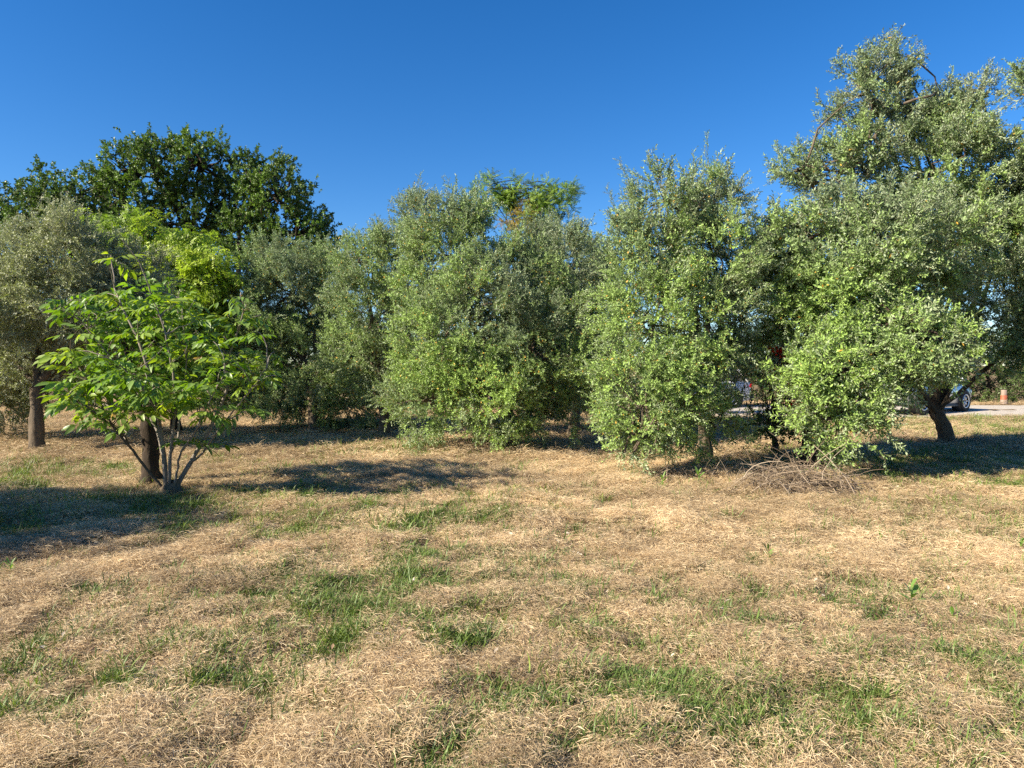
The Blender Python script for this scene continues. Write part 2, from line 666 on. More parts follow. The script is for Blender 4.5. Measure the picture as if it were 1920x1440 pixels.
def tree(name, base_px, base_py, lobes, label, category='tree', group=None, bark=None, leafm=None, protos=None, seed=1,
         trunk_r=.12, tint=(.1, .5, 1.2), nbr=9, lean=None, forks=None, tube_mats=None, base=None, **ck):
    rng = np.random.default_rng(seed)
    bark = bark or M_BARK
    leafm = leafm or M_OLIVE
    protos = protos or PROTO_OLIVE
    if base is None:
        Y = EYE * F / (base_py - 685)
        base = at(base_px, base_py, Y)
    base = np.array([base[0], base[1], gz(base[0], base[1]) - .03])
    T = thing(name, tuple(base), label, category, group)
    P, D, S, C = crown(lobes, rng, **ck)
    gzv = gh(P[:, 0], P[:, 1])
    k = P[:, 2] > gzv + .1
    P, D, S = P[k], D[k], S[k]
    # tint: greener low down, greyer high up, patchy
    ztop = P[:, 2].max()
    zr = np.clip((P[:, 2] - base[2]) / (ztop - base[2]), 0, 1)
    tn = tint[0] + tint[1] * (1 - zr) + (vnoise(P[:, 0] + P[:, 1], P[:, 2], .8, seed) - .5) * tint[2] + rng.normal(0, .12, len(P))
    scatter('crown', P, frames_to_euler(D, rng), S, np.clip(tn, 0, 1), protos, [leafm, M_TWIG], T, base, rng, kind='stuff')
    # trunk and limbs
    b = Buf()
    top = lean if lean is not None else np.array([base[0], base[1], min(1.2, .35 * ztop)])
    pts = curve(base, top, 7, .05, rng)
    fl = np.linspace(1.0, .72, 7) + np.array([.38, .12, 0, .05, -.04, .06, .1])
    v, f = tube(pts, trunk_r * fl, 14, rng, .10)
    b.add(v, f, 0, .5)
    for i, (c, r) in enumerate(lobes):
        e = c.copy()
        L = curve(pts[-1 - (i % 2)], e, 8, .09, rng, .06)
        v, f = tube(L, np.linspace(trunk_r * (.6 if i < 3 else .36), trunk_r * .14, 8), 8, rng, .07)
        b.add(v, f, 0, .5)
    build(b, 'trunk', bark, T, True, base)
    b = Buf()
    for i, (c, r) in enumerate(lobes):
        idx = np.argsort(((C[:, :3] - c) ** 2).sum(1))[: max(60, len(C) // len(lobes))]
        for j in rng.choice(idx, min(nbr, len(idx)), replace=False):
            q = C[j, :3]
            L = curve(c + rng.normal(0, .1, 3), q, 6, .12, rng, .05)
            v, f = tube(L, np.linspace(trunk_r * .17, .005, 6), 5)
            b.add(v, f, 0, .5)
    build(b, 'branches', bark, T, True, base, kind='stuff')
    return T, C


# ---------------------------------------------------------------- ground
def axis(parts):
    out = []
    for a, b_, s in parts:
        n = max(1, int(round((b_ - a) / s)))
        out.append(np.linspace(a, b_, n, endpoint=False))
    return np.concatenate(out + [np.array([parts[-1][1]])])


xs = axis([(-1500, -300, 200), (-300, -60, 30), (-60, -24, 4), (-24, -6, .22), (-6, 6, .08), (6, 24, .22), (24, 60, 4), (60, 300, 30), (300, 1500, 200)])
ys = axis([(-600, -60, 90), (-60, -6, 6), (-6, 2, .4), (2, 9, .06), (9, 18, .13), (18, 36, .3), (36, 80, 4), (80, 300, 30), (300, 2000, 250)])
GX, GY = np.meshgrid(xs, ys)
GZ = gh(GX, GY)
nx, ny = len(xs), len(ys)
ii = (np.arange(ny - 1)[:, None] * nx + np.arange(nx - 1)[None, :])
FQ = np.stack([ii, ii + 1, ii + nx + 1, ii + nx], -1).reshape(-1, 4)


def ground_material():
    m, t, out = nmat('mown_field')
    tc = N(t, 'ShaderNodeTexCoord')
    o = tc.outputs['Object']
    big = noise(t, .35, 4, .6, o)
    mid = noise(t, 3.0, 5, .65, o)
    fine = noise(t, 45, 6, .75, o)
    c = ramp(t, fine, [(.32, (.06, .04, .024)), (.5, (.15, .10, .058)), (.68, (.32, .225, .12))])
    c = mixc(t, ramp(t, mid, [(.35, (0, 0, 0)), (.62, (.3, .3, .3))]), c, (.40, .275, .14))
    grn = ramp(t, big, [(.50, (0, 0, 0)), (.66, (.5, .5, .5))])
    c = mixc(t, grn, c, (.15, .17, .055))
    p = N(t, 'ShaderNodeBsdfPrincipled')
    p.inputs['Roughness'].default_value = .95
    p.inputs['Specular IOR Level'].default_value = .1
    t.links.new(c, p.inputs['Base Color'])
    b = N(t, 'ShaderNodeBump')
    b.inputs['Strength'].default_value = .9
    b.inputs['Distance'].default_value = .03
    t.links.new(fine, b.inputs['Height'])
    t.links.new(b.outputs[0], p.inputs['Normal'])
    t.links.new(p.outputs[0], out.inputs['Surface'])
    return m


me = make_mesh('ground', np.stack([GX, GY, GZ], -1).reshape(-1, 3), [FQ], None, True, [ground_material()])
link('ground', me, kind='structure')

# gravel road on the right, beyond the trees
def gravel_material():
    m, t, out = nmat('gravel')
    tc = N(t, 'ShaderNodeTexCoord')
    o = tc.outputs['Object']
    v = N(t, 'ShaderNodeTexVoronoi'); v.inputs['Scale'].default_value = 28
    t.links.new(o, v.inputs['Vector'])
    c = ramp(t, v.outputs['Distance'], [(0, (.60, .54, .48)), (.7, (.36, .32, .27))])
    c = mixc(t, noise(t, .8, 4, .6, o), c, (.46, .40, .33))
    p = N(t, 'ShaderNodeBsdfPrincipled'); p.inputs['Roughness'].default_value = .95
    t.links.new(c, p.inputs['Base Color'])
    b = N(t, 'ShaderNodeBump'); b.inputs['Strength'].default_value = .6; b.inputs['Distance'].default_value = .02
    t.links.new(v.outputs['Distance'], b.inputs['Height']); t.links.new(b.outputs[0], p.inputs['Normal'])
    t.links.new(p.outputs[0], out.inputs['Surface'])
    return m


rx = np.linspace(5.0, 60, 140)
rv = []
for k, w in enumerate(np.linspace(0, 1, 9)):
    yy = 21.6 + .25 * np.sin(rx * .6) + (vnoise(rx, rx * 0, .9, 9) - .5) * .35
    y2 = 28.6 + (vnoise(rx, rx * 0 + 4, .9, 8) - .5) * .4
    Yw = yy + (y2 - yy) * w
    z = .055 - .07 * (abs(w - .5) * 2) ** 6 + 0 * rx
    rv.append(np.stack([rx, Yw, z], 1))
rv = np.array(rv)
ii = (np.arange(8)[:, None] * 140 + np.arange(139)[None, :])
FR = np.stack([ii, ii + 1, ii + 141, ii + 140], -1).reshape(-1, 4)
link('gravel_road', make_mesh('gravel_road', rv.reshape(-1, 3), [FR], None, True, [gravel_material()]), kind='structure')


# ---------------------------------------------------------------- straw and grass
def straw_patch(rng, n=300, rad=.24):
    b = Buf()
    main = rng.uniform(0, 6.28)
    for q in range(n):
        r = rad * math.sqrt(rng.uniform()); a = rng.uniform(0, 6.28)
        p0 = np.array([r * math.cos(a), r * math.sin(a), rng.uniform(-.012, .02)])
        h = rng.uniform(0, 6.28) if rng.uniform() < .6 else main + rng.normal(0, .5)
        L = rng.uniform(.022, .095) * (1.5 if rng.uniform() < .05 else 1)
        el = rng.normal(.10, .22)
        d = np.array([math.cos(h) * math.cos(el), math.sin(h) * math.cos(el), math.sin(el)])
        bend = rng.normal(0, .22)
        d2 = np.array([math.cos(h + bend) * math.cos(el - .4), math.sin(h + bend) * math.cos(el - .4), math.sin(el - .4)])
        p1 = p0 + d * L * .5; p2 = p1 + d2 * L * .5
        roll = rng.normal(0, .5)
        s = norm(np.cross(d, [0, 0, 1])); s = s * math.cos(roll) + np.array([0, 0, 1]) * math.sin(roll)
        w = rng.uniform(.0009, .0019)
        V = [p0 - s * w * .6, p0 + s * w * .6, p1 - s * w, p1 + s * w, p2 - s * w * .3, p2 + s * w * .3]
        b.add(V, [[0, 1, 3, 2], [2, 3, 5, 4]], 0, rng.uniform())
    return b.arrays()


def blade_tuft(rng, n=20, rad=.055, h0=.025, h1=.075, w0=.0019):
    b = Buf()
    for q in range(n):
        r = rad * math.sqrt(rng.uniform()); a = rng.uniform(0, 6.28)
        p = np.array([r * math.cos(a), r * math.sin(a), -.01])
        h = a + rng.normal(0, 1.0)
        L = rng.uniform(h0, h1)
        el = rng.uniform(.7, 1.5)
        w = w0 * rng.uniform(.7, 1.4)
        s = np.array([-math.sin(h), math.cos(h), 0])
        V = []
        for k in range(4):
            ww = w * (1, .95, .7, .12)[k]
            V += [p - s * ww, p + s * ww]
            e = el - .38 * k
            p = p + np.array([math.cos(h) * math.cos(e), math.sin(h) * math.cos(e), math.sin(e)]) * L / 3
        b.add(V, [[0, 1, 3, 2], [2, 3, 5, 4], [4, 5, 7, 6]], 0, rng.uniform() * .95)
    return b.arrays()


PATCH = []                                    # green patches: world centre, half sizes, strength


def patch(px0, py0, px1, py1, s):
    yf = EYE * F / (py0 - 685); yn = EYE * F / (py1 - 685)
    Y = (yf + yn) / 2
    X = ((px0 + px1) / 2 - 960) / F * Y
    PATCH.append((X, Y, (px1 - px0) / 2 / F * Y, (yf - yn) / 2, s))


patch(420, 1040, 1040, 1200, 1.0)
patch(680, 1170, 900, 1235, .9)
patch(980, 1270, 1700, 1420, 1.0)
patch(1350, 1220, 2050, 1440, .95)
patch(760, 1350, 1300, 1450, .45)
patch(120, 925, 1000, 1015, .5)
patch(1000, 1080, 1060, 1130, .6)
patch(520, 1290, 620, 1350, .7)
patch(1640, 930, 1960, 1000, .45)
patch(1560, 775, 2300, 832, .75)
patch(1300, 770, 1420, 800, .5)
patch(1600, 835, 2100, 930, .5)
patch(-200, 868, 240, 925, .5)
patch(1430, 845, 1680, 890, .5)
patch(580, 826, 830, 856, .6)
patch(-200, 940, 300, 1020, .5)
patch(-100, 1160, 560, 1400, .38)
patch(1000, 1060, 1960, 1240, .13)
patch(440, 1180, 620, 1300, .35)


def green(x, y):
    g = np.zeros_like(x)
    for (a, b_, rx_, ry_, s) in PATCH:
        d = ((x - a) / rx_) ** 2 + ((y - b_) / ry_) ** 2
        g = np.maximum(g, s * np.clip((1.7 - d) / 1.2, 0, 1))
    nz = vnoise(x, y, .33, 21) * .6 + vnoise(x, y, .9, 22) * .4
    fn = vnoise(x, y, .14, 23)
    v = g * np.clip(.7 + .5 * nz, 0, 1) + np.clip((nz - .42) * .7, .03, .3)
    return v * np.clip((fn - .22) * 2.4, .10, 1.3)


def field(n_per, y0, y1, extra=1.5, rng=RNG):
    X, Yv = [], []
    step = .5
    y = y0
    while y < y1:
        w = (y + step) * .78 + extra
        n = rng.poisson(n_per * 2 * w * step)
        X.append(rng.uniform(-w, w, n)); Yv.append(rng.uniform(y, y + step, n))
        y += step
    return np.concatenate(X), np.concatenate(Yv)


def not_road(x, y):
    return ~((y > 21.7) & (x > 5.2) & (y < 28.5))


def hollow(x, y):
    return vnoise(x, y, .33, 41) * .65 + vnoise(x, y, .12, 42) * .35


gr = np.random.default_rng(77)
P, SC = [], []
for n_per, y0, y1, sc in ((190, 1.6, 6, .70), (90, 6, 12, .95), (26, 12, 34, 1.7)):
    x, y = field(n_per, y0, y1, rng=gr)
    keep = (gr.uniform(size=len(x)) > np.clip(green(x, y) * 1.6, 0, 1) * .62) & not_road(x, y)
    keep &= (hollow(x, y) > .40) | (gr.uniform(size=len(x)) < .18)
    x, y = x[keep], y[keep]
    z = gh(x, y) + gr.uniform(0, .012, len(x)) + np.clip(vnoise(x, y, .28, 31) - .42, 0, 1) * .10 * np.clip(1.6 - y / 10, .2, 1)
    P.append(np.stack([x, y, z], 1)); SC.append(np.full(len(x), sc) * gr.uniform(.8, 1.2, len(x)))
P = np.concatenate(P); SC = np.concatenate(SC)
e = .06
gx_ = (gh(P[:, 0] + e, P[:, 1]) - gh(P[:, 0] - e, P[:, 1])) / (2 * e)
gy_ = (gh(P[:, 0], P[:, 1] + e) - gh(P[:, 0], P[:, 1] - e)) / (2 * e)
nrm_ = norm(np.stack([-gx_ * .7, -gy_ * .7, np.ones(len(P))], 1) + gr.normal(0, .12, (len(P), 3)))
tn = np.clip(vnoise(P[:, 0], P[:, 1], .5, 33) * .6 + vnoise(P[:, 0], P[:, 1], 2.2, 34) * .5 + gr.normal(0, .12, len(P)), 0, 1)
scatter('dry_mown_straw', P, frames_to_euler(nrm_, gr), SC, tn, [straw_patch(pr) for _ in range(K)], [M_STRAW], None, (0, 0, 0), gr,
        kind='stuff', label='dry golden mown straw lying over the whole field', category='straw')

P, SC = [], []
for n_per, y0, y1, sc in ((2100, 1.6, 6, 1.0), (620, 6, 12, 1.35), (150, 12, 22, 1.9), (16, 22, 36, 2.6)):
    x, y = field(n_per, y0, y1, rng=gr)
    keep = (gr.uniform(size=len(x)) < green(x, y)) & not_road(x, y)
    x, y = x[keep], y[keep]
    P.append(np.stack([x, y, gh(x, y)], 1)); SC.append(np.full(len(x), sc) * gr.uniform(.55, 1.3, len(x)))
P = np.concatenate(P); SC = np.concatenate(SC)
nrm_ = norm(np.array([0, 0, 1.]) + gr.normal(0, .16, (len(P), 3)))
tn = np.clip(vnoise(P[:, 0], P[:, 1], 1.1, 35) * .8 + gr.normal(0, .2, len(P)) + np.clip((P[:, 1] - 6) * .1, 0, .4), 0, 1)
scatter('green_grass', P, frames_to_euler(nrm_, gr), SC, tn, [blade_tuft(pr), blade_tuft(pr, 9, .05, .05, .12, .0026), blade_tuft(pr), blade_tuft(pr, 16, .08, .02, .06)], [M_GRASS], None, (0, 0, 0), gr,
        kind='stuff', label='short green grass growing in patches through the straw', category='grass')

# fallen olive leaves and crumbs of bark among the straw
def litter(rng):
    b = Buf()
    for q in range(9):
        a = rng.uniform(0, 6.28); r_ = .2 * math.sqrt(rng.uniform())
        h = rng.uniform(0, 6.28)
        add_leaf(b, np.array([r_ * math.cos(a), r_ * math.sin(a), rng.uniform(.01, .03)]), np.array([math.cos(h), math.sin(h), rng.normal(.1, .25)]),
                 np.array([0, 0, 1.]) + rng.normal(0, .35, 3), rng.uniform(.025, .06), rng.uniform(.008, .022), .2, 0, rng.uniform())
    return b.arrays()


M_LITTER = straw_material('fallen_leaf', (.13, .08, .045), (.32, .22, .13), (.55, .50, .40), .1)
x, y = field(9, 1.6, 15, rng=gr)
k = vnoise(x, y, .8, 51) > .45
x, y = x[k], y[k]
scatter('fallen_leaves', np.stack([x, y, gh(x, y) + .015], 1), frames_to_euler(norm(np.array([0, 0, 1.]) + gr.normal(0, .1, (len(x), 3))), gr), gr.uniform(.7, 1.3, len(x)), gr.uniform(0, 1, len(x)),
        [litter(pr) for _ in range(K)], [M_LITTER], None, (0, 0, 0), gr, kind='stuff', label='small brown fallen leaves scattered among the straw', category='leaf litter')

# ---------------------------------------------------------------- olive trees
OG = 'olive trees standing in the dry field'

# far left grey olive with its bare trunk
tree('olive_tree', 70, 848, [lobe(60, 560, 13.2, 130, 95), lobe(190, 560, 13.4, 105, 90), lobe(125, 490, 13.2, 80, 72), lobe(255, 525, 13.8, 52, 42), lobe(20, 640, 13.6, 120, 80), lobe(200, 640, 14, 90, 70)],
     'grey leaved olive at the left edge with bare trunk in the shade', group=OG, leafm=M_OLIVE_GREY, seed=21, trunk_r=.125, tint=(0, .4, .8), shoots=.1, holes=.34)
tree('olive_tree', -40, 830, [lobe(-60, 600, 15.2, 120, 130), lobe(-10, 740, 15.6, 70, 70), lobe(-90, 520, 15, 90, 80)],
     'grey olive cut off by the left edge with foliage near the ground', group=OG, leafm=M_OLIVE_GREY, seed=22, tint=(0, .5, .8), shoots=.08)
# olives in the middle left
tree('olive_tree', 590, 812, [lobe(540, 560, 17.2, 90, 80), lobe(482, 560, 17.4, 58, 80), lobe(600, 530, 17.4, 70, 60), lobe(545, 510, 17.3, 60, 50), lobe(560, 690, 17.6, 120, 100), lobe(480, 690, 17.8, 80, 90), lobe(660, 720, 17.4, 90, 80)],
     'rounded grey green olive between the walnut bush and the narrow olive', group=OG, seed=23, tint=(.1, .5, .9), shoots=.12)
tree('olive_tree', 720, 818, [lobe(700, 500, 15.8, 62, 70), lobe(705, 600, 15.6, 75, 90), lobe(690, 670, 15.7, 60, 62), lobe(745, 460, 16, 45, 55)],
     'narrow olive leaning out of the left side of the widest central olive', group=OG, seed=24, tint=(.15, .4, 1.0), shoots=.14)
# central olive
T, C = tree('olive_tree', 935, 836, [lobe(845, 475, 14.2, 80, 82), lobe(790, 535, 14.6, 62, 75), lobe(872, 412, 14.4, 50, 60), lobe(795, 425, 14.6, 42, 52), lobe(950, 530, 14.3, 88, 72), lobe(1040, 530, 14.6, 80, 90),
     lobe(815, 640, 13.6, 88, 115), lobe(900, 620, 13.4, 110, 130), lobe(1000, 660, 13.6, 105, 130), lobe(1070, 650, 14.2, 60, 120), lobe(810, 760, 13.6, 85, 65), lobe(930, 745, 13.3, 100, 70), lobe(1045, 715, 14.0, 60, 60)],
     'widest rounded olive in the centre of the field', group=OG, seed=25, trunk_r=.15, tint=(.05, .75, 1.2), shoots=.14, up=.42)
tree('olive_tree', 1075, 815, [lobe(1080, 500, 17.2, 65, 60), lobe(1030, 505, 17.4, 60, 40), lobe(1090, 600, 17.6, 80, 90), lobe(1100, 700, 17.6, 60, 60)],
     'smaller olive half hidden behind the right side of the widest central olive', group=OG, seed=26, tint=(.1, .4, .8), shoots=.14)
# right of centre, hanging to the ground
tree('olive_tree', 1325, 860, [lobe(1250, 385, 11.3, 62, 72), lobe(1335, 385, 11.5, 55, 62), lobe(1220, 480, 11.1, 75, 90), lobe(1330, 490, 11.1, 90, 90), lobe(1215, 610, 10.8, 80, 110), lobe(1310, 610, 10.8, 90, 100),
     lobe(1200, 740, 10.4, 78, 100), lobe(1270, 740, 10.3, 60, 95), lobe(1205, 815, 10.1, 50, 62), lobe(1188, 842, 10, 34, 36), lobe(1390, 600, 11.7, 45, 90), lobe(1350, 680, 11.3, 60, 55), lobe(1395, 545, 11.8, 40, 60), lobe(1330, 790, 10.9, 50, 35)],
     'tall olive right of centre with foliage hanging to the straw', group=OG, seed=27, trunk_r=.10, tint=(.25, .65, 1.1), shoots=.14, up=.42)
# big right olive
tree('olive_tree', 1522, 872, [lobe(1512, 470, 11.1, 88, 100), lobe(1458, 500, 11.9, 42, 75), lobe(1600, 470, 10.9, 110, 100), lobe(1710, 480, 11.3, 110, 100), lobe(1505, 580, 11.1, 65, 62), lobe(1600, 560, 10.8, 120, 90),
     lobe(1572, 700, 10, 78, 88), lobe(1640, 655, 10.1, 68, 48), lobe(1548, 770, 9.9, 42, 52), lobe(1590, 790, 10, 50, 45), lobe(1722, 658, 9.8, 70, 44), lobe(1795, 668, 10, 56, 38), lobe(1700, 610, 9.7, 22, 50)],
     'large dense olive with dark trunk behind the pile of prunings', group=OG, bark=M_DBARK, seed=28, trunk_r=.17, tint=(.15, .9, 1.1), shoots=.12, holes=.45, protos=PROTO_OLIVE_BIG, cl_per_m2=8)
tree('olive_tree', 1775, 832, [lobe(1640, 256, 12.8, 75, 75), lobe(1625, 161, 12.9, 38, 60), lobe(1700, 126, 12.9, 26, 48), lobe(1700, 216, 12.8, 50, 60), lobe(1790, 231, 12.9, 62, 70), lobe(1740, 326, 12.8, 130, 70),
     lobe(1570, 326, 12.9, 70, 50), lobe(1840, 316, 13, 85, 75), lobe(1830, 176, 12.8, 22, 36), lobe(1500, 316, 13, 35, 22), lobe(1850, 450, 13, 110, 110), lobe(1780, 540, 12.6, 120, 110), lobe(1900, 560, 13, 90, 110), lobe(1870, 400, 12.9, 80, 70), lobe(1780, 400, 12.9, 90, 70)],
     'tallest olive at the right with open airy top and leaning trunk', group=OG, seed=29, trunk_r=.15, tint=(.0, .85, 1.0), shoots=.16, holes=.49, cl_per_m2=7, inner=.5, core=.6, recess=.3,
     lean=at(1752, 768, 14.4), protos=PROTO_OLIVE_BIG)
tree('olive_tree', 2060, 850, [lobe(2000, 620, 12.2, 95, 110), lobe(1930, 480, 12.8, 75, 110), lobe(1915, 345, 12.9, 50, 52), lobe(2060, 420, 12.5, 130, 140), lobe(2010, 300, 12, 90, 70), lobe(2100, 560, 13, 120, 120), lobe(1975, 160, 11.5, 45, 18)],
     'olive reaching in over the right edge beside the gravel road', group=OG, seed=30, tint=(.2, .7, 1.0), shoots=.1, holes=.4)
# an olive outside the frame, its shade falls over the left of the field
tree('olive_tree', 0, 0, [(np.array([-9.6, 4.8, 2.6]), np.array([1.8, 1.6, 1.1])), (np.array([-10.4, 5.6, 3.3]), np.array([1.5, 1.4, .9])), (np.array([-8.7, 4.1, 2.0]), np.array([1.1, 1.1, .8]))],
     'olive outside the left edge that shades the grass beside the walnut bush', group=OG, seed=31, base=(-9.6, 4.9), cl_per_m2=7)

# ---------------------------------------------------------------- other trees
tree('oak_tree', 400, 790, [lobe(60, 410, 25.5, 65, 42), lobe(140, 405, 25, 70, 55), lobe(230, 370, 25, 75, 62), lobe(150, 375, 25.2, 62, 42), lobe(255, 325, 25.1, 52, 48), lobe(95, 410, 25.3, 60, 45), lobe(440, 405, 26, 55, 60), lobe(30, 420, 25.6, 50, 45), lobe(300, 320, 25.2, 75, 55), lobe(375, 310, 25.4, 50, 45), lobe(395, 390, 26, 55, 48), lobe(470, 330, 25.2, 36, 42),
      lobe(525, 370, 25, 62, 55), lobe(560, 440, 25, 62, 60), lobe(480, 455, 25.4, 70, 60), lobe(350, 420, 26, 70, 60), lobe(600, 470, 25.5, 35, 30), lobe(210, 450, 26, 90, 60)],
     'big dark green oak rising behind the olives at the left', group=None, bark=M_DBARK, leafm=M_OAK, protos=PROTO_OAK, seed=40, trunk_r=.32, cl_per_m2=4.6, per=10, spread=.18, core=.6, tint=(.35, -.1, 1.3),
     holes=.35, hole_scale=.75, scale=(.65, 1.1), shoots=.3, bump=.36, recess=.2, nbr=16, base=at(400, 762, 26)[:2])
tree('ash_tree', 330, 800, [lobe(290, 465, 16.8, 62, 42), lobe(360, 480, 16.6, 50, 48), lobe(195, 430, 17, 34, 26), lobe(245, 450, 17, 40, 36), lobe(340, 560, 16.4, 80, 80), lobe(250, 520, 17, 70, 60), lobe(392, 530, 16.4, 38, 60), lobe(340, 650, 16.6, 85, 70), lobe(170, 500, 17.2, 45, 50)],
     'bright yellow green leafy tree in front of the dark oak', bark=M_DBARK, leafm=M_LIME, protos=PROTO_LIME, seed=41, trunk_r=.12, cl_per_m2=4.4, per=7, spread=.18, core=3, tint=(.8, -.75, 1.3),
     holes=.40, hole_scale=.6, scale=(.65, 1.0), shoots=.08, bump=.3, base=at(330, 790, 16.8)[:2])
LT, C = tree('locust_tree', 990, 790, [lobe(1000, 388, 20, 44, 36), lobe(950, 378, 20.2, 30, 16), lobe(918, 356, 20, 24, 10), lobe(1048, 368, 20.2, 26, 14), lobe(1036, 410, 20, 28, 30), lobe(990, 450, 20, 40, 30), lobe(985, 358, 20.1, 22, 12)],
     'feathery bright green locust top rising behind the widest central olive', bark=M_DBARK, leafm=M_LOCUST, protos=PROTO_LOCUST, seed=42, trunk_r=.09, cl_per_m2=4.2, per=6, spread=.12, core=.3, tint=(.4, .1, 1.2),
     holes=.36, hole_scale=.5, scale=(.7, 1.1), bump=.3, base=at(990, 790, 20)[:2])

lr = np.random.default_rng(4)
lo = np.array(LT.location)
M_RUST = leaf_material('dry_leaf', (.34, .22, .04), (.30, .30, .05), (.4, .25, .1), .3, .5, .3)
P, D, S, C = crown([lobe(972, 418, 19.5, 26, 24), lobe(1000, 440, 19.5, 22, 14)], lr, cl_per_m2=6, per=5, core=0, holes=.4, scale=(.5, .8))
scatter('dry_leaves', P, frames_to_euler(D, lr), S, lr.uniform(0, 1, len(P)), PROTO_LOCUST, [M_RUST, M_TWIG], LT, lo, lr, kind='stuff', label='withered rust coloured leaves')

# shrubs closing the gaps behind the olives
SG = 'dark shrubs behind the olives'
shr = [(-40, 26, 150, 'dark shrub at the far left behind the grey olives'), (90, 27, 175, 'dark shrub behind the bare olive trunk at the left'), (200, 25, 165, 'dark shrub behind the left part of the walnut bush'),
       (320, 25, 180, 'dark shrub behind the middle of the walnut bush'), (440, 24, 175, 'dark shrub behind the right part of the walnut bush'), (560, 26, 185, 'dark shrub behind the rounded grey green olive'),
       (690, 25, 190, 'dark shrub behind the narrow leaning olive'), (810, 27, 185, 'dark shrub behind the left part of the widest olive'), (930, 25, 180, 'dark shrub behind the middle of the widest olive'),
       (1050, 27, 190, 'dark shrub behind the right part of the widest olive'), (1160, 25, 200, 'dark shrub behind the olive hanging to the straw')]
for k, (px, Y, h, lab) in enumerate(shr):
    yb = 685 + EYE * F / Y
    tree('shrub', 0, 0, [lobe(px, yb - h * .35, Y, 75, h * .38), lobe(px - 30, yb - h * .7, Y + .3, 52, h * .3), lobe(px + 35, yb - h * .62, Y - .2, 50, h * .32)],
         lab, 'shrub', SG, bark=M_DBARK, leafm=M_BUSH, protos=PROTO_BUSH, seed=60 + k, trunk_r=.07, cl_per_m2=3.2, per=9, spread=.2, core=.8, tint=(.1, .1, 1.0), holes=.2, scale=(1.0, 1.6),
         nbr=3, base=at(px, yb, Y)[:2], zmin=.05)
SG2 = 'green shrubs beyond the gravel road'
for k, (px, Y, h, lab) in enumerate([(1330, 31, 110, 'green shrub beyond the white car'), (1470, 31, 150, 'green shrub beyond the road behind the trunk of the large olive'), (1600, 32, 150, 'green shrub beyond the road left of the silver car'),
                                     (1730, 31.5, 150, 'green shrub directly behind the silver car'), (1850, 31, 140, 'green shrub beyond the road right of the silver car'), (1960, 31.5, 160, 'green shrub beyond the road behind the painted post'),
                                     (2080, 31, 170, 'green shrub beyond the road at the right edge')]):
    yb = 685 + EYE * F / Y
    tree('shrub', 0, 0, [lobe(px, yb - h * .35, Y, 75, h * .38), lobe(px - 30, yb - h * .7, Y + .3, 52, h * .3), lobe(px + 35, yb - h * .62, Y - .2, 50, h * .32)],
         lab, 'shrub', SG2, bark=M_DBARK, leafm=M_BUSH, protos=PROTO_BUSH, seed=80 + k, trunk_r=.07, cl_per_m2=3.2, per=9, spread=.2, core=.8, tint=(.3, .6, 1.2), holes=.2, scale=(1.0, 1.6),
         nbr=3, base=at(px, yb, Y)[:2], zmin=.05)

# red flowering shrub between the two right olives
FT, C = tree('flowering_shrub', 1455, 800, [lobe(1450, 720, 12.6, 50, 80), lobe(1480, 650, 12.8, 40, 60), lobe(1430, 800, 12.4, 45, 35), lobe(1475, 815, 12.2, 45, 32)],
             'dark shrub with red flowers between the two right hand olives', 'shrub', None, bark=M_DBARK, leafm=M_BUSH, protos=PROTO_BUSH, seed=43, trunk_r=.05, cl_per_m2=8, per=7, spread=.12,
             tint=(.0, .3, .8), holes=.25, scale=(.6, .9), base=at(1455, 850, 12.8)[:2])
M_RED = leaf_material('red_petal', (.75, .03, .015), (.8, .09, .03), (.7, .06, .03), .35, .5, .3, instanced=False)
fb = np.array(FT.location)
fr = np.random.default_rng(9)
for (px, py, r_) in [(1460, 655, 9), (1468, 668, 6), (1475, 720, 9), (1493, 722, 8), (1484, 762, 7), (1455, 700, 5), (1446, 650, 5)]:
    c = at(px, py, 11.75)
    b = Buf()
    for q in range(26):
        d = norm(fr.normal(0, 1, 3) + np.array([0, -.5, .2]))
        p = c + d * r_ / F * 11.75 * fr.uniform(.1, .9)
        add_leaf(b, p, d, fr.normal(0, 1, 3), 1 * .065, .045, .2, 0, fr.uniform() * .9)
    v, f = tube(curve(c, at(1455, py + 60, 12.6), 5, .1, fr), .006, 4)
    b.add(v, f, 1, .5)
    build(b, 'flower_cluster', [M_RED, M_TWIG], FT, False, fb)


# ---------------------------------------------------------------- walnut bush
def walnut_leaf(rng, n_pairs=3, L=.30):
    b = Buf()
    t = np.linspace(0, 1, 6)[:, None]
    pts = np.concatenate([L * t, 0 * t, -.42 * L * t ** 2], 1)
    v, f = tube(pts, np.linspace(.0035, .0015, 6), 4)
    b.add(v, f, 0, .3)
    for k in range(n_pairs):
        x = .36 + .5 * k / max(1, n_pairs - 1)
        p = np.array([np.interp(x, t[:, 0], pts[:, 0]), 0, np.interp(x, t[:, 0], pts[:, 2])])
        for sg in (-1, 1):
            d = norm(np.array([.6, sg * .85, -.75]) + rng.normal(0, .16, 3))
            sz = (.105 + .028 * k) * rng.uniform(.85, 1.12)
            add_leaf(b, p, d, np.array([0, 0, 1.]) + rng.normal(0, .18, 3), sz, sz * .46, .13, 0, rng.uniform() * .9, .38, True)
    add_leaf(b, pts[-1], np.array([1, 0, -.8]), np.array([0, 0, 1.]) + rng.normal(0, .1, 3), .16, .072, .13, 0, rng.uniform() * .9, .25, True)
    V, fl, M, A = b.arrays()
    return V, fl, M, A


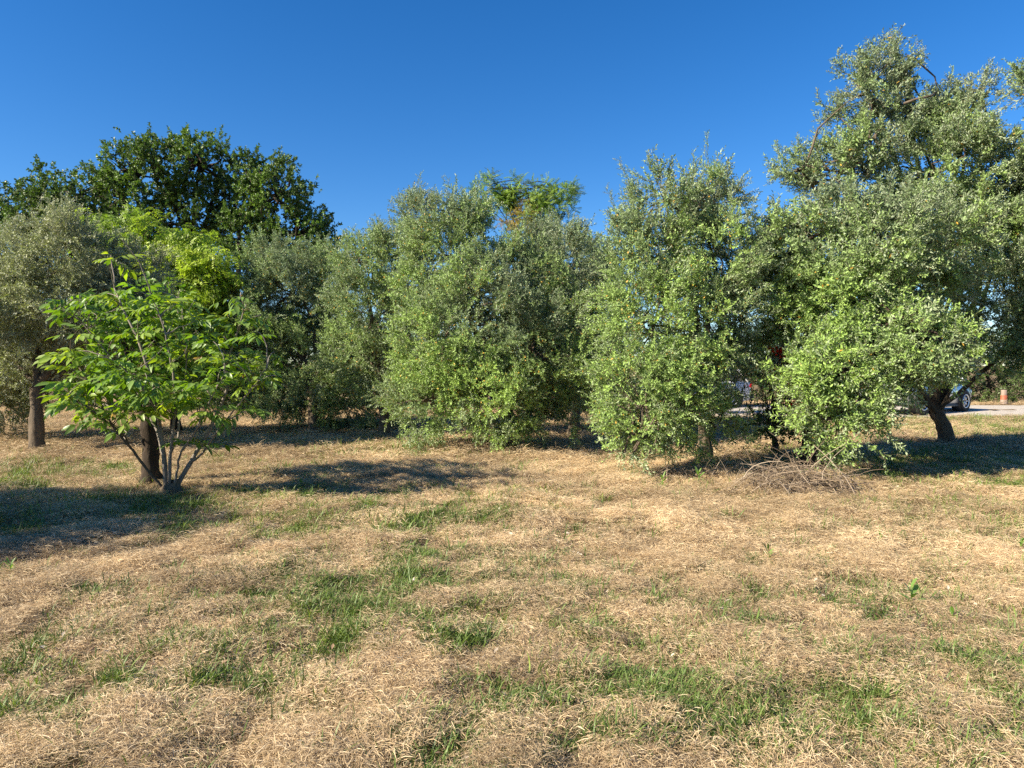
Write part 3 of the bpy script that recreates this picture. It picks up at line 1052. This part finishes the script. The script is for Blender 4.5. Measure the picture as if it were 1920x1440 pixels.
wr = np.random.default_rng(88)
LEAF_M = []
for k in range(6):
    V, fl, M, A = walnut_leaf(wr, 3 if k % 3 else 2)
    LEAF_M.append(make_mesh('walnut_leaf', V, fl, M, False, [M_WALNUT], {'lv': ('FLOAT', A)}))
V, fl, M, A = walnut_leaf(wr, 3, .22)
LEAF_RED = make_mesh('young_walnut_leaf', V * .7, fl, M, False, [M_WALNUT_RED], {'lv': ('FLOAT', A)})

wb = at(322, 925, 8.87)
wb = np.array([wb[0], wb[1], gz(wb[0], wb[1]) - .02])
W = thing('walnut_bush', tuple(wb), 'multi stemmed walnut bush with large glossy bright green leaves', 'bush')
# stump the stems rise from
b = Buf()
for q in range(7):
    a = q * .9
    o = np.array([math.cos(a) * .07, math.sin(a) * .06, 0])
    v, f = tube(np.array([wb + o * 1.3, wb + o + [0, 0, .08], wb + o * .8 + [0, 0, wr.uniform(.12, .2)]]), [.07, .06, .035], 8, wr, .12)
    b.add(v, f, 0, .5)
build(b, 'stump', M_BARK, W, True, wb)


def wp(px, py, dy=0.0):
    return at(px, py, wb[1] + dy)


# (points from base to tip in photo pixels with depth offsets, radius at base)
stems = [
    [(312, 915, 0), (308, 860, -.05), (300, 800, -.1), (285, 720, -.2), (262, 640, -.25), (235, 590, -.2), (215, 540, -.1), (208, 478, 0)],
    [(318, 915, 0), (320, 850, -.15), (325, 800, -.2), (330, 740, -.3), (318, 660, -.45), (300, 590, -.4), (285, 560, -.4)],
    [(330, 915, .05), (355, 870, .1), (385, 820, .15), (405, 780, .2), (430, 720, .2), (420, 690, .1), (440, 640, 0), (462, 570, 0)],
    [(355, 870, .1), (375, 855, -.1), (400, 820, -.35), (430, 780, -.5), (470, 730, -.55), (500, 690, -.5)],
    [(306, 918, 0), (275, 880, -.1), (245, 840, -.2), (215, 805, -.3), (180, 740, -.4), (150, 690, -.4), (120, 660, -.3)],
    [(245, 840, -.2), (235, 820, -.4), (220, 805, -.55), (200, 790, -.7), (160, 760, -.8), (118, 740, -.8)],
    [(320, 850, -.15), (334, 820, .1), (340, 760, .3), (350, 680, .3), (345, 620, .3), (340, 560, .3)],
    [(308, 860, -.05), (295, 810, .2), (260, 740, .4), (200, 660, .3), (150, 600, .2), (112, 560, .1)],
    [(326, 915, 0), (338, 850, -.3), (370, 800, -.6), (400, 740, -.7), (420, 700, -.8)],
    [(300, 800, -.1), (296, 780, -.4), (288, 760, -.7), (262, 720, -.9), (230, 690, -1.0)],
]


def resample(pts, n):
    pts = np.asarray(pts, float)
    s = np.concatenate([[0], np.cumsum(np.linalg.norm(np.diff(pts, axis=0), axis=1))])
    t = np.linspace(0, s[-1], n)
    return np.stack([np.interp(t, s, pts[:, k]) for k in range(3)], 1)


tips = []
for k, st in enumerate(stems):
    pts = resample([wp(*p) for p in st], 22)
    pts[1:-1] += wr.normal(0, .004, (20, 3))
    r0 = (.032, .024, .032, .016, .02, .012, .016, .017, .015, .012)[k]
    b = Buf()
    v, f = tube(pts, np.linspace(r0, .006, 22), 7, wr, .05)
    b.add(v, f, 0, .5)
    tips.append((pts[-1], norm(pts[-1] - pts[-4]), True))
    tips.append((pts[-3], norm(pts[-1] - pts[-4]), False))
    # side twigs
    for q in range(9 if k < 8 else 7):
        i = wr.integers(8, 20)
        if k == 0 and i > 16:
            continue
        a = wr.uniform(0, 6.28)
        d = norm(np.array([math.cos(a), math.sin(a) * .8, wr.uniform(.0, .5)]) + norm(pts[i] - pts[i - 1]) * .6)
        Lt = wr.uniform(.18, .5)
        e = pts[i] + d * Lt
        tw = curve(pts[i], e, 5, .08, wr, .05)
        v, f = tube(tw, np.linspace(.007, .004, 5), 5)
        b.add(v, f, 0, .5)
        if e[2] > 1.0:
            tips.append((e, d, True))
        elif wr.uniform() < .35 and e[2] > .55:
            tips.append((e, d, False))
    build(b, 'stem', M_PALE if k not in (4, 5) else M_BARK, W, True, wb)

# crown fill tips so that the bush reaches the outline in the photograph
outline = [(300, 600), (300, 650), (250, 560), (330, 570), (170, 560), (130, 560), (200, 610), (150, 610), (120, 660), (180, 680), (220, 700), (150, 720), (120, 750), (190, 760), (310, 720), 
           (360, 720), (400, 640), (470, 770), (460, 700), (500, 700), (440, 600), (480, 620), (270, 740), (230, 800), (160, 790), (360, 820),
           (200, 550), (245, 540), (370, 600), (515, 660), (490, 590), (110, 580), (130, 700), (450, 560), (230, 450), (205, 500), (280, 610), (400, 830), (230, 580), (180, 590), (290, 545)]
b = Buf()
for (px, py) in outline:
    dy = wr.uniform(-.75, .55)
    e = wp(px, py, dy)
    # nearest stem point to grow from
    best = None
    for st in stems:
        pts = resample([wp(*p) for p in st], 22)[6:]
        dd = np.linalg.norm(pts - e, axis=1) + np.maximum(0, pts[:, 2] - e[2] + .1) * 1.5
        j = dd.argmin()
        if best is None or dd[j] < best[0]:
            best = (dd[j], pts[j])
    tw = curve(best[1], e, 6, .07, wr, .06)
    v, f = tube(tw, np.linspace(.009, .004, 6), 5)
    b.add(v, f, 0, .5)
    tips.append((e, norm(tw[-1] - tw[-3]), True))
build(b, 'twigs', M_PALE, W, True, wb, kind='stuff')

cx_, cz_ = wp(312, 650)[0], wp(312, 650)[2]
n_leaf = 0
extra = Buf()
for (p, d, full) in tips:
    cnt = wr.integers(4, 6) if full else 2
    p = np.array([cx_ + (p[0] - cx_) * .93, p[1], p[2]])
    if p[2] > wp(300, 545)[2] and not (abs(p[0] - wp(208, 478)[0]) < .12 and p[2] > wp(300, 500)[2]):
        continue
    a0 = wr.uniform(0, 6.28)
    for q in range(cnt):
        a = a0 + q * 6.28 / cnt + wr.normal(0, .3)
        el = wr.uniform(-.25, .65)
        dirn = norm(np.array([math.cos(a) * math.cos(el), math.sin(a) * math.cos(el), math.sin(el)]) + d * .35)
        base = p - d * wr.uniform(0, .12)
        if base[2] < .55:
            continue
        x = dirn
        z = norm(np.array([0, 0, 1.]) + wr.normal(0, .28, 3)); z = norm(z - x * np.dot(x, z)); y = np.cross(z, x)
        Mx = Matrix(((x[0], y[0], z[0], base[0] - wb[0]), (x[1], y[1], z[1], base[1] - wb[1]), (x[2], y[2], z[2], base[2] - wb[2]), (0, 0, 0, 1)))
        s = wr.uniform(.5, .95)
        young = (q == 0 and full and wr.uniform() < .22)
        me = LEAF_RED if young else LEAF_M[wr.integers(0, 6)]
        if n_leaf < 299:
            o = link('leaf', me, W)
            o.matrix_local = Mx @ Matrix.Scale(s, 4)
            n_leaf += 1
        else:
            n_leaf += 1
            A3 = np.array(Mx)[:3, :3] * s
            co = np.empty(len(me.vertices) * 3); me.vertices.foreach_get('co', co)
            co = co.reshape(-1, 3) @ A3.T + base
            by = {}
            for pl in me.polygons:
                by.setdefault(len(pl.vertices), []).append(tuple(pl.vertices))
            first = True
            for kk, ff in by.items():
                if first:
                    extra.add(co, np.array(ff), 0, wr.uniform() * .9); first = False
                else:
                    extra.f.append(np.array(ff) + extra.n - len(co)); extra.m.append(np.full(len(ff), 0))
if extra.n:
    build(extra, 'leaves', M_WALNUT, W, False, wb, kind='stuff')
print('walnut leaves', n_leaf)

# old dark trunk just behind the bush
ob = at(284, 911, 9.45)
ob = np.array([ob[0], ob[1], gz(ob[0], ob[1]) - .04])
O = thing('old_tree', tuple(ob), 'dark forked old trunk standing just behind the walnut bush', 'tree')
b = Buf()


def op(px, py, dy=0.0):
    return at(px, py, ob[1] + dy)


tr = resample([ob, op(282, 880), op(283, 850), op(280, 810), op(282, 780)], 12)
v, f = tube(tr, np.array([.19, .14, .115, .10, .095, .10, .092, .10, .097, .108, .10, .095]), 14, wr, .12)
b.add(v, f, 0, .5)
build(b, 'trunk', M_DBARK, O, True, ob)
limb_ends = []
for path, r0 in (([(281, 795, 0), (262, 765, 0), (248, 720, 0), (240, 670, .1), (225, 620, .2)], .06), ([(283, 790, 0), (287, 740, 0), (280, 690, .1), (290, 640, .15), (300, 590, .2)], .075), ([(283, 780, 0), (300, 730, .3), (330, 680, .5), (350, 640, .6)], .05)):
    b = Buf()
    pts = resample([op(*p) for p in path], 12)
    pts[1:-1] += wr.normal(0, .012, (10, 3))
    v, f = tube(pts, np.linspace(r0, r0 * .35, 12), 8, wr, .06)
    b.add(v, f, 0, .5)
    build(b, 'limb', M_DBARK, O, True, ob)
    limb_ends.append(pts[-1])
lb = [(e, np.array([.28, .3, .25])) for e in limb_ends] + [(op(290, 690, .3), np.array([.4, .4, .35]))]
P, D, S, C = crown(lb, wr, cl_per_m2=6, per=5, spread=.1, holes=.3, scale=(.7, 1.0))
PROTO_DKW = [broad_spray(pr, 12, .25, .12, .055, .3, True) for _ in range(K)]
scatter('crown', P, frames_to_euler(D, wr), S, np.clip(wr.normal(.3, .25, len(P)), 0, 1), PROTO_DKW, [M_LOCUST, M_TWIG], O, ob, wr, kind='stuff')

# ---------------------------------------------------------------- brush piles
def brush(center, half, height, n_part, n_fine, label, seed, wide=1.0):
    rng = np.random.default_rng(seed)
    c = np.array([center[0], center[1], gz(*center[:2])])
    T = thing('brush_pile', tuple(c), label, 'brush pile')

    def twig(Ls, r):
        a = rng.uniform(0, 6.28); q = math.sqrt(rng.uniform())
        x = c[0] + math.cos(a) * q * half[0] * .8; y = c[1] + math.sin(a) * q * half[1] * .8
        top = height * (1 - q ** 2)
        p0 = np.array([x, y, gz(x, y) + rng.uniform(0, top)])
        h = rng.uniform(0, 6.28); el = rng.normal(.12, .35)
        L = rng.uniform(*Ls)
        n = 7
        pts = [p0 - np.array([math.cos(h), math.sin(h), 0]) * L * .4]
        e = el + .3; bend = rng.normal(0, .16)
        for k in range(n - 1):
            pts.append(pts[-1] + np.array([math.cos(h) * math.cos(e), math.sin(h) * math.cos(e), math.sin(e)]) * L / (n - 1))
            h += bend + rng.normal(0, .1); e -= rng.uniform(.02, .2)
        pts = np.array(pts)
        pts[:, 2] = np.maximum(pts[:, 2], gh(pts[:, 0], pts[:, 1]) + .005)
        return tube(pts, np.linspace(r, r * .45, n), 4)
    for q in range(n_part):
        v, f = twig((.3, .85), rng.uniform(.004, .009))
        b = Buf(); b.add(v, f, 0, rng.uniform())
        build(b, 'twig', M_DRYTWIG, T, True, c)
    b = Buf()
    for q in range(n_fine):
        v, f = twig((.12, .5), rng.uniform(.0012, .0035))
        b.add(v, f, 0, rng.uniform())
    build(b, 'fine_twigs', M_DRYTWIG, T, True, c, kind='stuff')
    return T


g1 = at(1495, 916, EYE * F / 232)
brush(g1[:2], (.95, .62), .28, 170, 800, 'heap of dry tangled prunings in front of the large right olive', 3)
g2 = at(905, 842, EYE * F / 152)
brush(g2[:2], (.95, .5), .16, 40, 350, 'low scatter of dark dead branches under the widest central olive', 4)
g3 = at(1300, 898, EYE * F / 208)
brush(g3[:2], (.9, .35), .10, 30, 300, 'thin scatter of dead twigs under the hanging olive foliage', 6)


# ---------------------------------------------------------------- weeds
def weed(px, py, h, n, label, lw=.3, seed=0, group='broad leaved weeds in the straw'):
    rng = np.random.default_rng(seed + 500)
    Y = EYE * F / (py - 685)
    p = at(px, py, Y)
    c = np.array([p[0], p[1], gz(p[0], p[1]) - .005])
    T = thing('weed', tuple(c), label, 'weed', group)
    b = Buf()
    top = c + np.array([rng.normal(0, .1) * h, rng.normal(0, .1) * h, h * .7])
    v, f = tube(curve(c, top, 5, .05, rng), [.004, .0035, .003, .0025, .002], 5)
    b.add(v, f, 0, .4)
    build(b, 'stem', M_WEED, T, True, c)
    for q in range(n):
        t = .15 + .85 * q / max(1, n - 1)
        a = q * 2.4 + rng.normal(0, .3)
        el = .25 + .9 * t
        d = np.array([math.cos(a) * math.cos(el), math.sin(a) * math.cos(el), math.sin(el)])
        b = Buf()
        add_leaf(b, c + (top - c) * t, d, np.array([0, 0, 1.]) + rng.normal(0, .2, 3) - d * .3, h * rng.uniform(.5, .75), h * lw * rng.uniform(.45, .65), .12, 0, rng.uniform() * .9, .15, True)
        build(b, 'leaf', M_WEED, T, False, c)


M_WEED = leaf_material('weed_leaf', (.11, .21, .03), (.20, .33, .05), (.18, .28, .09), .4, .4, .4, instanced=False)
weed(1712, 1132, .17, 6, 'tallest broad leaved weed standing alone in the straw at the right', .35, 1)
weed(1785, 1160, .10, 5, 'small dark weed just right of the tallest weed', .4, 2)
weed(1648, 1018, .12, 8, 'bushy low weed in the straw beyond the tallest weed', .3, 3)
weed(1440, 1058, .15, 8, 'narrow leaved weed left of the bushy low weed', .2, 4)
weed(1908, 1035, .16, 7, 'weed cut by the right edge of the field', .35, 5)
weed(564, 918, .12, 9, 'pale green weed right of the walnut bush base', .3, 6)
weed(517, 893, .14, 6, 'upright weed at the edge of the walnut bush shade', .4, 7)
weed(404, 1000, .10, 8, 'light green weed below the walnut bush in the foreground', .3, 8)
weed(1310, 905, .22, 10, 'fresh green shoot in the shade under the hanging olive foliage', .25, 9)
weed(1240, 912, .20, 9, 'fresh green shoot at the lower tip of the hanging olive', .25, 10)
weed(22, 1090, .12, 10, 'bright green tuft at the left edge of the field', .2, 11)


# ---------------------------------------------------------------- cars
def glass_material():
    m, t, out = nmat('tinted_glass')
    p = N(t, 'ShaderNodeBsdfPrincipled')
    p.inputs['Base Color'].default_value = (.012, .015, .017, 1)
    p.inputs['Roughness'].default_value = .05
    p.inputs['Specular IOR Level'].default_value = .8
    t.links.new(p.outputs[0], out.inputs['Surface'])
    return m


M_GLASS = glass_material()
M_TYRE = plain('tyre', (.018, .018, .018), .85)
M_RIM = plain('alloy', (.62, .62, .63), .3, .85, var=.03)
M_TRIM = plain('black_trim', (.02, .02, .022), .55)
M_LAMP = plain('tail_lamp', (.45, .01, .01), .2)
M_HEAD = plain('head_lamp', (.7, .72, .75), .12, .3)
M_PLATE = plain('number_plate', (.75, .75, .72), .5, var=.02)


def car(loc, rz, paint, label, Lc=4.35, Wc=1.8, Hc=1.62):
    T = thing('parked_car', loc, label, 'car', None, rz)
    h = Lc / 2
    hw = Wc / 2
    # stations along the car (front at +x): x, lower z, belt z, half width low, half width belt
    xs_ = [-h, -h + .06, -h + .35, -1.75, -1.0, 0, .75, 1.15, 1.7, h - .25, h - .06, h]
    zl = [.42, .30, .27, .24, .22, .22, .22, .22, .24, .26, .30, .40]
    zb = [.92, 1.0, 1.04, 1.04, 1.02, 1.0, .99, .97, .90, .82, .74, .62]
    wl = [.74, .84, .90, .94, .95, .95, .95, .94, .92, .88, .80, .66]
    rings = []
    for x, a, c, w in zip(xs_, zl, zb, wl):
        w *= hw
        prof = [(0, a), (w * .9, a), (w, a + .09), (w * 1.03, (a + c) / 2), (w * .99, c - .07), (w * .9, c), (0, c + .015)]
        ring = [(x, y, z) for y, z in prof] + [(x, -y, z) for y, z in prof[-2:0:-1]]
        rings.append(ring)
    rings = np.array(rings)
    n, s = rings.shape[:2]
    i = np.arange(n - 1)[:, None] * s; j = np.arange(s)[None, :]; k = (j + 1) % s
    Fq = np.stack([i + j, i + s + j, i + s + k, i + k], -1).reshape(-1, 4)
    b = Buf(); b.add(rings.reshape(-1, 3), Fq, 0)
    b.f.append(np.arange(s)[None, :]); b.m.append(np.array([0]))
    b.f.append(np.arange(s)[None, ::-1] + (n - 1) * s); b.m.append(np.array([0]))
    build(b, 'body', paint, T, True)
    # cabin
    def cabin(x0, x1, x2, x3, w0, w1, z0, z1, mat, name):
        q = []
        for (x, w, z) in ((x0, w0, z0), (x1, w1, z1), (x2, w1, z1), (x3, w0, z0)):
            q.append([(x, -w, z), (x, w, z)])
        q = np.array(q).reshape(-1, 3)
        f4 = np.array([[0, 2, 3, 1], [2, 4, 5, 3], [4, 6, 7, 5]])
        b_ = Buf(); b_.add(q, f4, 0)
        b_.f.append(np.array([[0, 6, 4, 2], [1, 3, 5, 7]])); b_.m.append(np.array([0, 0]))
        return build(b_, name, mat, T, False)
    cabin(-h + .12, -h + .5, .35, 1.2, hw * .88, hw * .72, 1.0, Hc - .07, M_GLASS, 'windows')
    roof = np.array([(-h + .42, 0), (-h + .55, .05), (-.6, .085), (.2, .07), (.42, .0)])
    rr = []
    for x, dz in roof:
        for y in np.linspace(-hw * .74, hw * .74, 7):
            rr.append((x, y, Hc - .09 + dz * (1 - (abs(y) / (hw * .74)) ** 3 * .7)))
    rr = np.array(rr).reshape(5, 7, 3)
    ii_ = (np.arange(4)[:, None] * 7 + np.arange(6)[None, :])
    b = Buf(); b.add(rr.reshape(-1, 3), np.stack([ii_, ii_ + 1, ii_ + 8, ii_ + 7], -1).reshape(-1, 4), 0)
    build(b, 'roof', paint, T, True)
    for sg in (-1, 1):
        for (xa, xb) in (((1.22, .37)), ((.02, -.02)), ((-1.1, -1.12)), ((-h + .13, -h + .48))):
            b = Buf()
            v, f = tube(np.array([(xa, sg * hw * .885, .99), (xb, sg * hw * .735, Hc - .06)]), .035, 6)
            b.add(v, f, 0)
            build(b, 'pillar', paint, T, True)
    # bumpers, lights, plate
    def boxp(name, x, y, z, sx, sy, sz, mat):
        q = np.array([(a, c, d) for a in (-1, 1) for c in (-1, 1) for d in (-1, 1)]) * np.array([sx, sy, sz]) / 2 + np.array([x, y, z])
        q[:, 1] *= np.where(np.abs(q[:, 2] - z - sz / 2) < 1e-6, .97, 1)
        b_ = Buf(); b_.add(q, [[0, 1, 3, 2], [4, 6, 7, 5], [0, 4, 5, 1], [2, 3, 7, 6], [0, 2, 6, 4], [1, 5, 7, 3]], 0)
        o = build(b_, name, mat, T, False)
        bv = o.modifiers.new('bevel', 'BEVEL'); bv.width = .02; bv.segments = 2
        return o
    boxp('bumper', -h - .01, 0, .42, .16, Wc * .86, .24, M_TRIM)
    boxp('bumper', h - .03, 0, .40, .16, Wc * .76, .22, M_TRIM)
    boxp('number_plate', -h - .035, 0, .74, .03, .5, .11, M_PLATE)
    for sg in (-1, 1):
        boxp('tail_light', -h + .04, sg * hw * .72, .86, .10, .24, .17, M_LAMP)
        boxp('headlight', h - .13, sg * hw * .68, .66, .14, .3, .12, M_HEAD)
        boxp('sill', 0, sg * hw * .95, .24, 2.0, .06, .1, M_TRIM)
        boxp('wing_mirror', .95, sg * (hw + .09), 1.08, .12, .2, .13, paint)
        for hx in (-.75, .25):
            boxp('door_handle', hx, sg * hw * .975, .90, .18, .03, .035, M_TRIM)
        for wx in (-1.33, 1.33):
            wy = sg * (hw - .10)
            th = np.linspace(0, 2 * math.pi, 33)[:-1]
            arch = []
            for rr_, yy in ((.40, hw * .7), (.40, hw * .985)):
                arch.append(np.stack([wx + rr_ * np.cos(th), np.full(32, sg * yy), .35 + rr_ * np.sin(th)], 1))
            b = Buf()
            V = np.concatenate(arch + [np.array([[wx, sg * hw * .985, .35]])])
            jj = np.arange(32); kk = (jj + 1) % 32
            b.add(V, np.stack([jj, kk, 32 + kk, 32 + jj], 1), 0)
            b.f.append(np.stack([32 + jj, 32 + kk, np.full(32, 64)], 1)); b.m.append(np.zeros(32, int))
            build(b, 'wheel_arch', M_TRIM, T, False)
            # wheel: tyre with rim and spokes
            prof = [(.22, -.09), (.31, -.105), (.345, -.07), (.35, 0), (.345, .07), (.31, .105), (.22, .09)]
            V = []
            for rr_, yy in prof:
                V.append(np.stack([wx + rr_ * np.cos(th), np.full(32, wy + sg * .03 + yy * sg * -1 * -1), .35 + rr_ * np.sin(th)], 1))
            V = np.concatenate(V)
            Fw = np.concatenate([np.stack([q_ * 32 + jj, q_ * 32 + kk, (q_ + 1) * 32 + kk, (q_ + 1) * 32 + jj], 1) for q_ in range(6)])
            b = Buf(); b.add(V, Fw, 0)
            w = build(b, 'wheel', M_TYRE, T, True)
            b = Buf()
            yo = wy + sg * .115
            for r0, r1 in ((.20, .235),):
                V = np.concatenate([np.stack([wx + q_ * np.cos(th), np.full(32, yo + (0.0 if q_ > .21 else -.02) * sg), .35 + q_ * np.sin(th)], 1) for q_ in (r0, r1)])
                b.add(V, np.stack([jj, kk, 32 + kk, 32 + jj], 1), 0)
            for sp in range(7):
                a = sp * 2 * math.pi / 7
                d = np.array([math.cos(a), 0, math.sin(a)]); e_ = np.array([-math.sin(a), 0, math.cos(a)])
                c0 = np.array([wx, yo - .012 * sg, .35])
                V = [c0 + e_ * .03, c0 - e_ * .03, c0 + d * .22 - e_ * .02, c0 + d * .22 + e_ * .02]
                b.add(V, [[0, 1, 2, 3]], 0)
            o = build(b, 'rim', M_RIM, w, False)
            sm = o.modifiers.new('solid', 'SOLIDIFY'); sm.thickness = .02
    return T


P_SILVER = plain('silver_paint', (.42, .44, .46), .28, .55, var=.03, coat=.6)
P_WHITE = plain('white_paint', (.78, .77, .76), .35, 0, var=.03, coat=.5)
cs = at(1722, 775, 23.3)
# the rear end looks towards the camera and left, the right side shows foreshortened
ax = R(33)
car((13.6, 23.8, .05), ax, P_SILVER, 'silver parked car with alloy wheels half hidden behind the right olives')
cw = at(1345, 762, 27.0)
car((cw[0] - .9, 27.2, 0.0), R(172), P_WHITE, 'white parked car seen through the foliage of the hanging olive', 4.1, 1.72, 1.5)

# ---------------------------------------------------------------- painted post by the road
pb = at(1882, 757, 28.9)
T = thing('roadside_post', (pb[0], pb[1], 0), 'short pale post with a red band beyond the gravel road', 'post')
M_RPAINT = plain('red_paint', (.34, .10, .05), .6, var=.2)
M_CONC = plain('pale_concrete', (.26, .19, .15), .85, var=.2)
for name, z0, z1, w, m in (('shaft', -.03, .20, .10, M_CONC), ('band', .20, .38, .095, M_RPAINT), ('top', .38, .60, .085, M_CONC)):
    b = Buf()
    q = np.array([(a, c) for a, c in ((-1, -.75), (-.75, -1), (.75, -1), (1, -.75), (1, .75), (.75, 1), (-.75, 1), (-1, .75))]) * w
    V = np.concatenate([np.c_[q, np.full(8, z0)], np.c_[q * .97, np.full(8, z1)]])
    jj = np.arange(8); kk = (jj + 1) % 8
    b.add(V, np.stack([jj, kk, 8 + kk, 8 + jj], 1), 0)
    b.f.append((np.arange(8) + 8)[None, :]); b.m.append(np.array([0]))
    build(b, name, m, T, False)
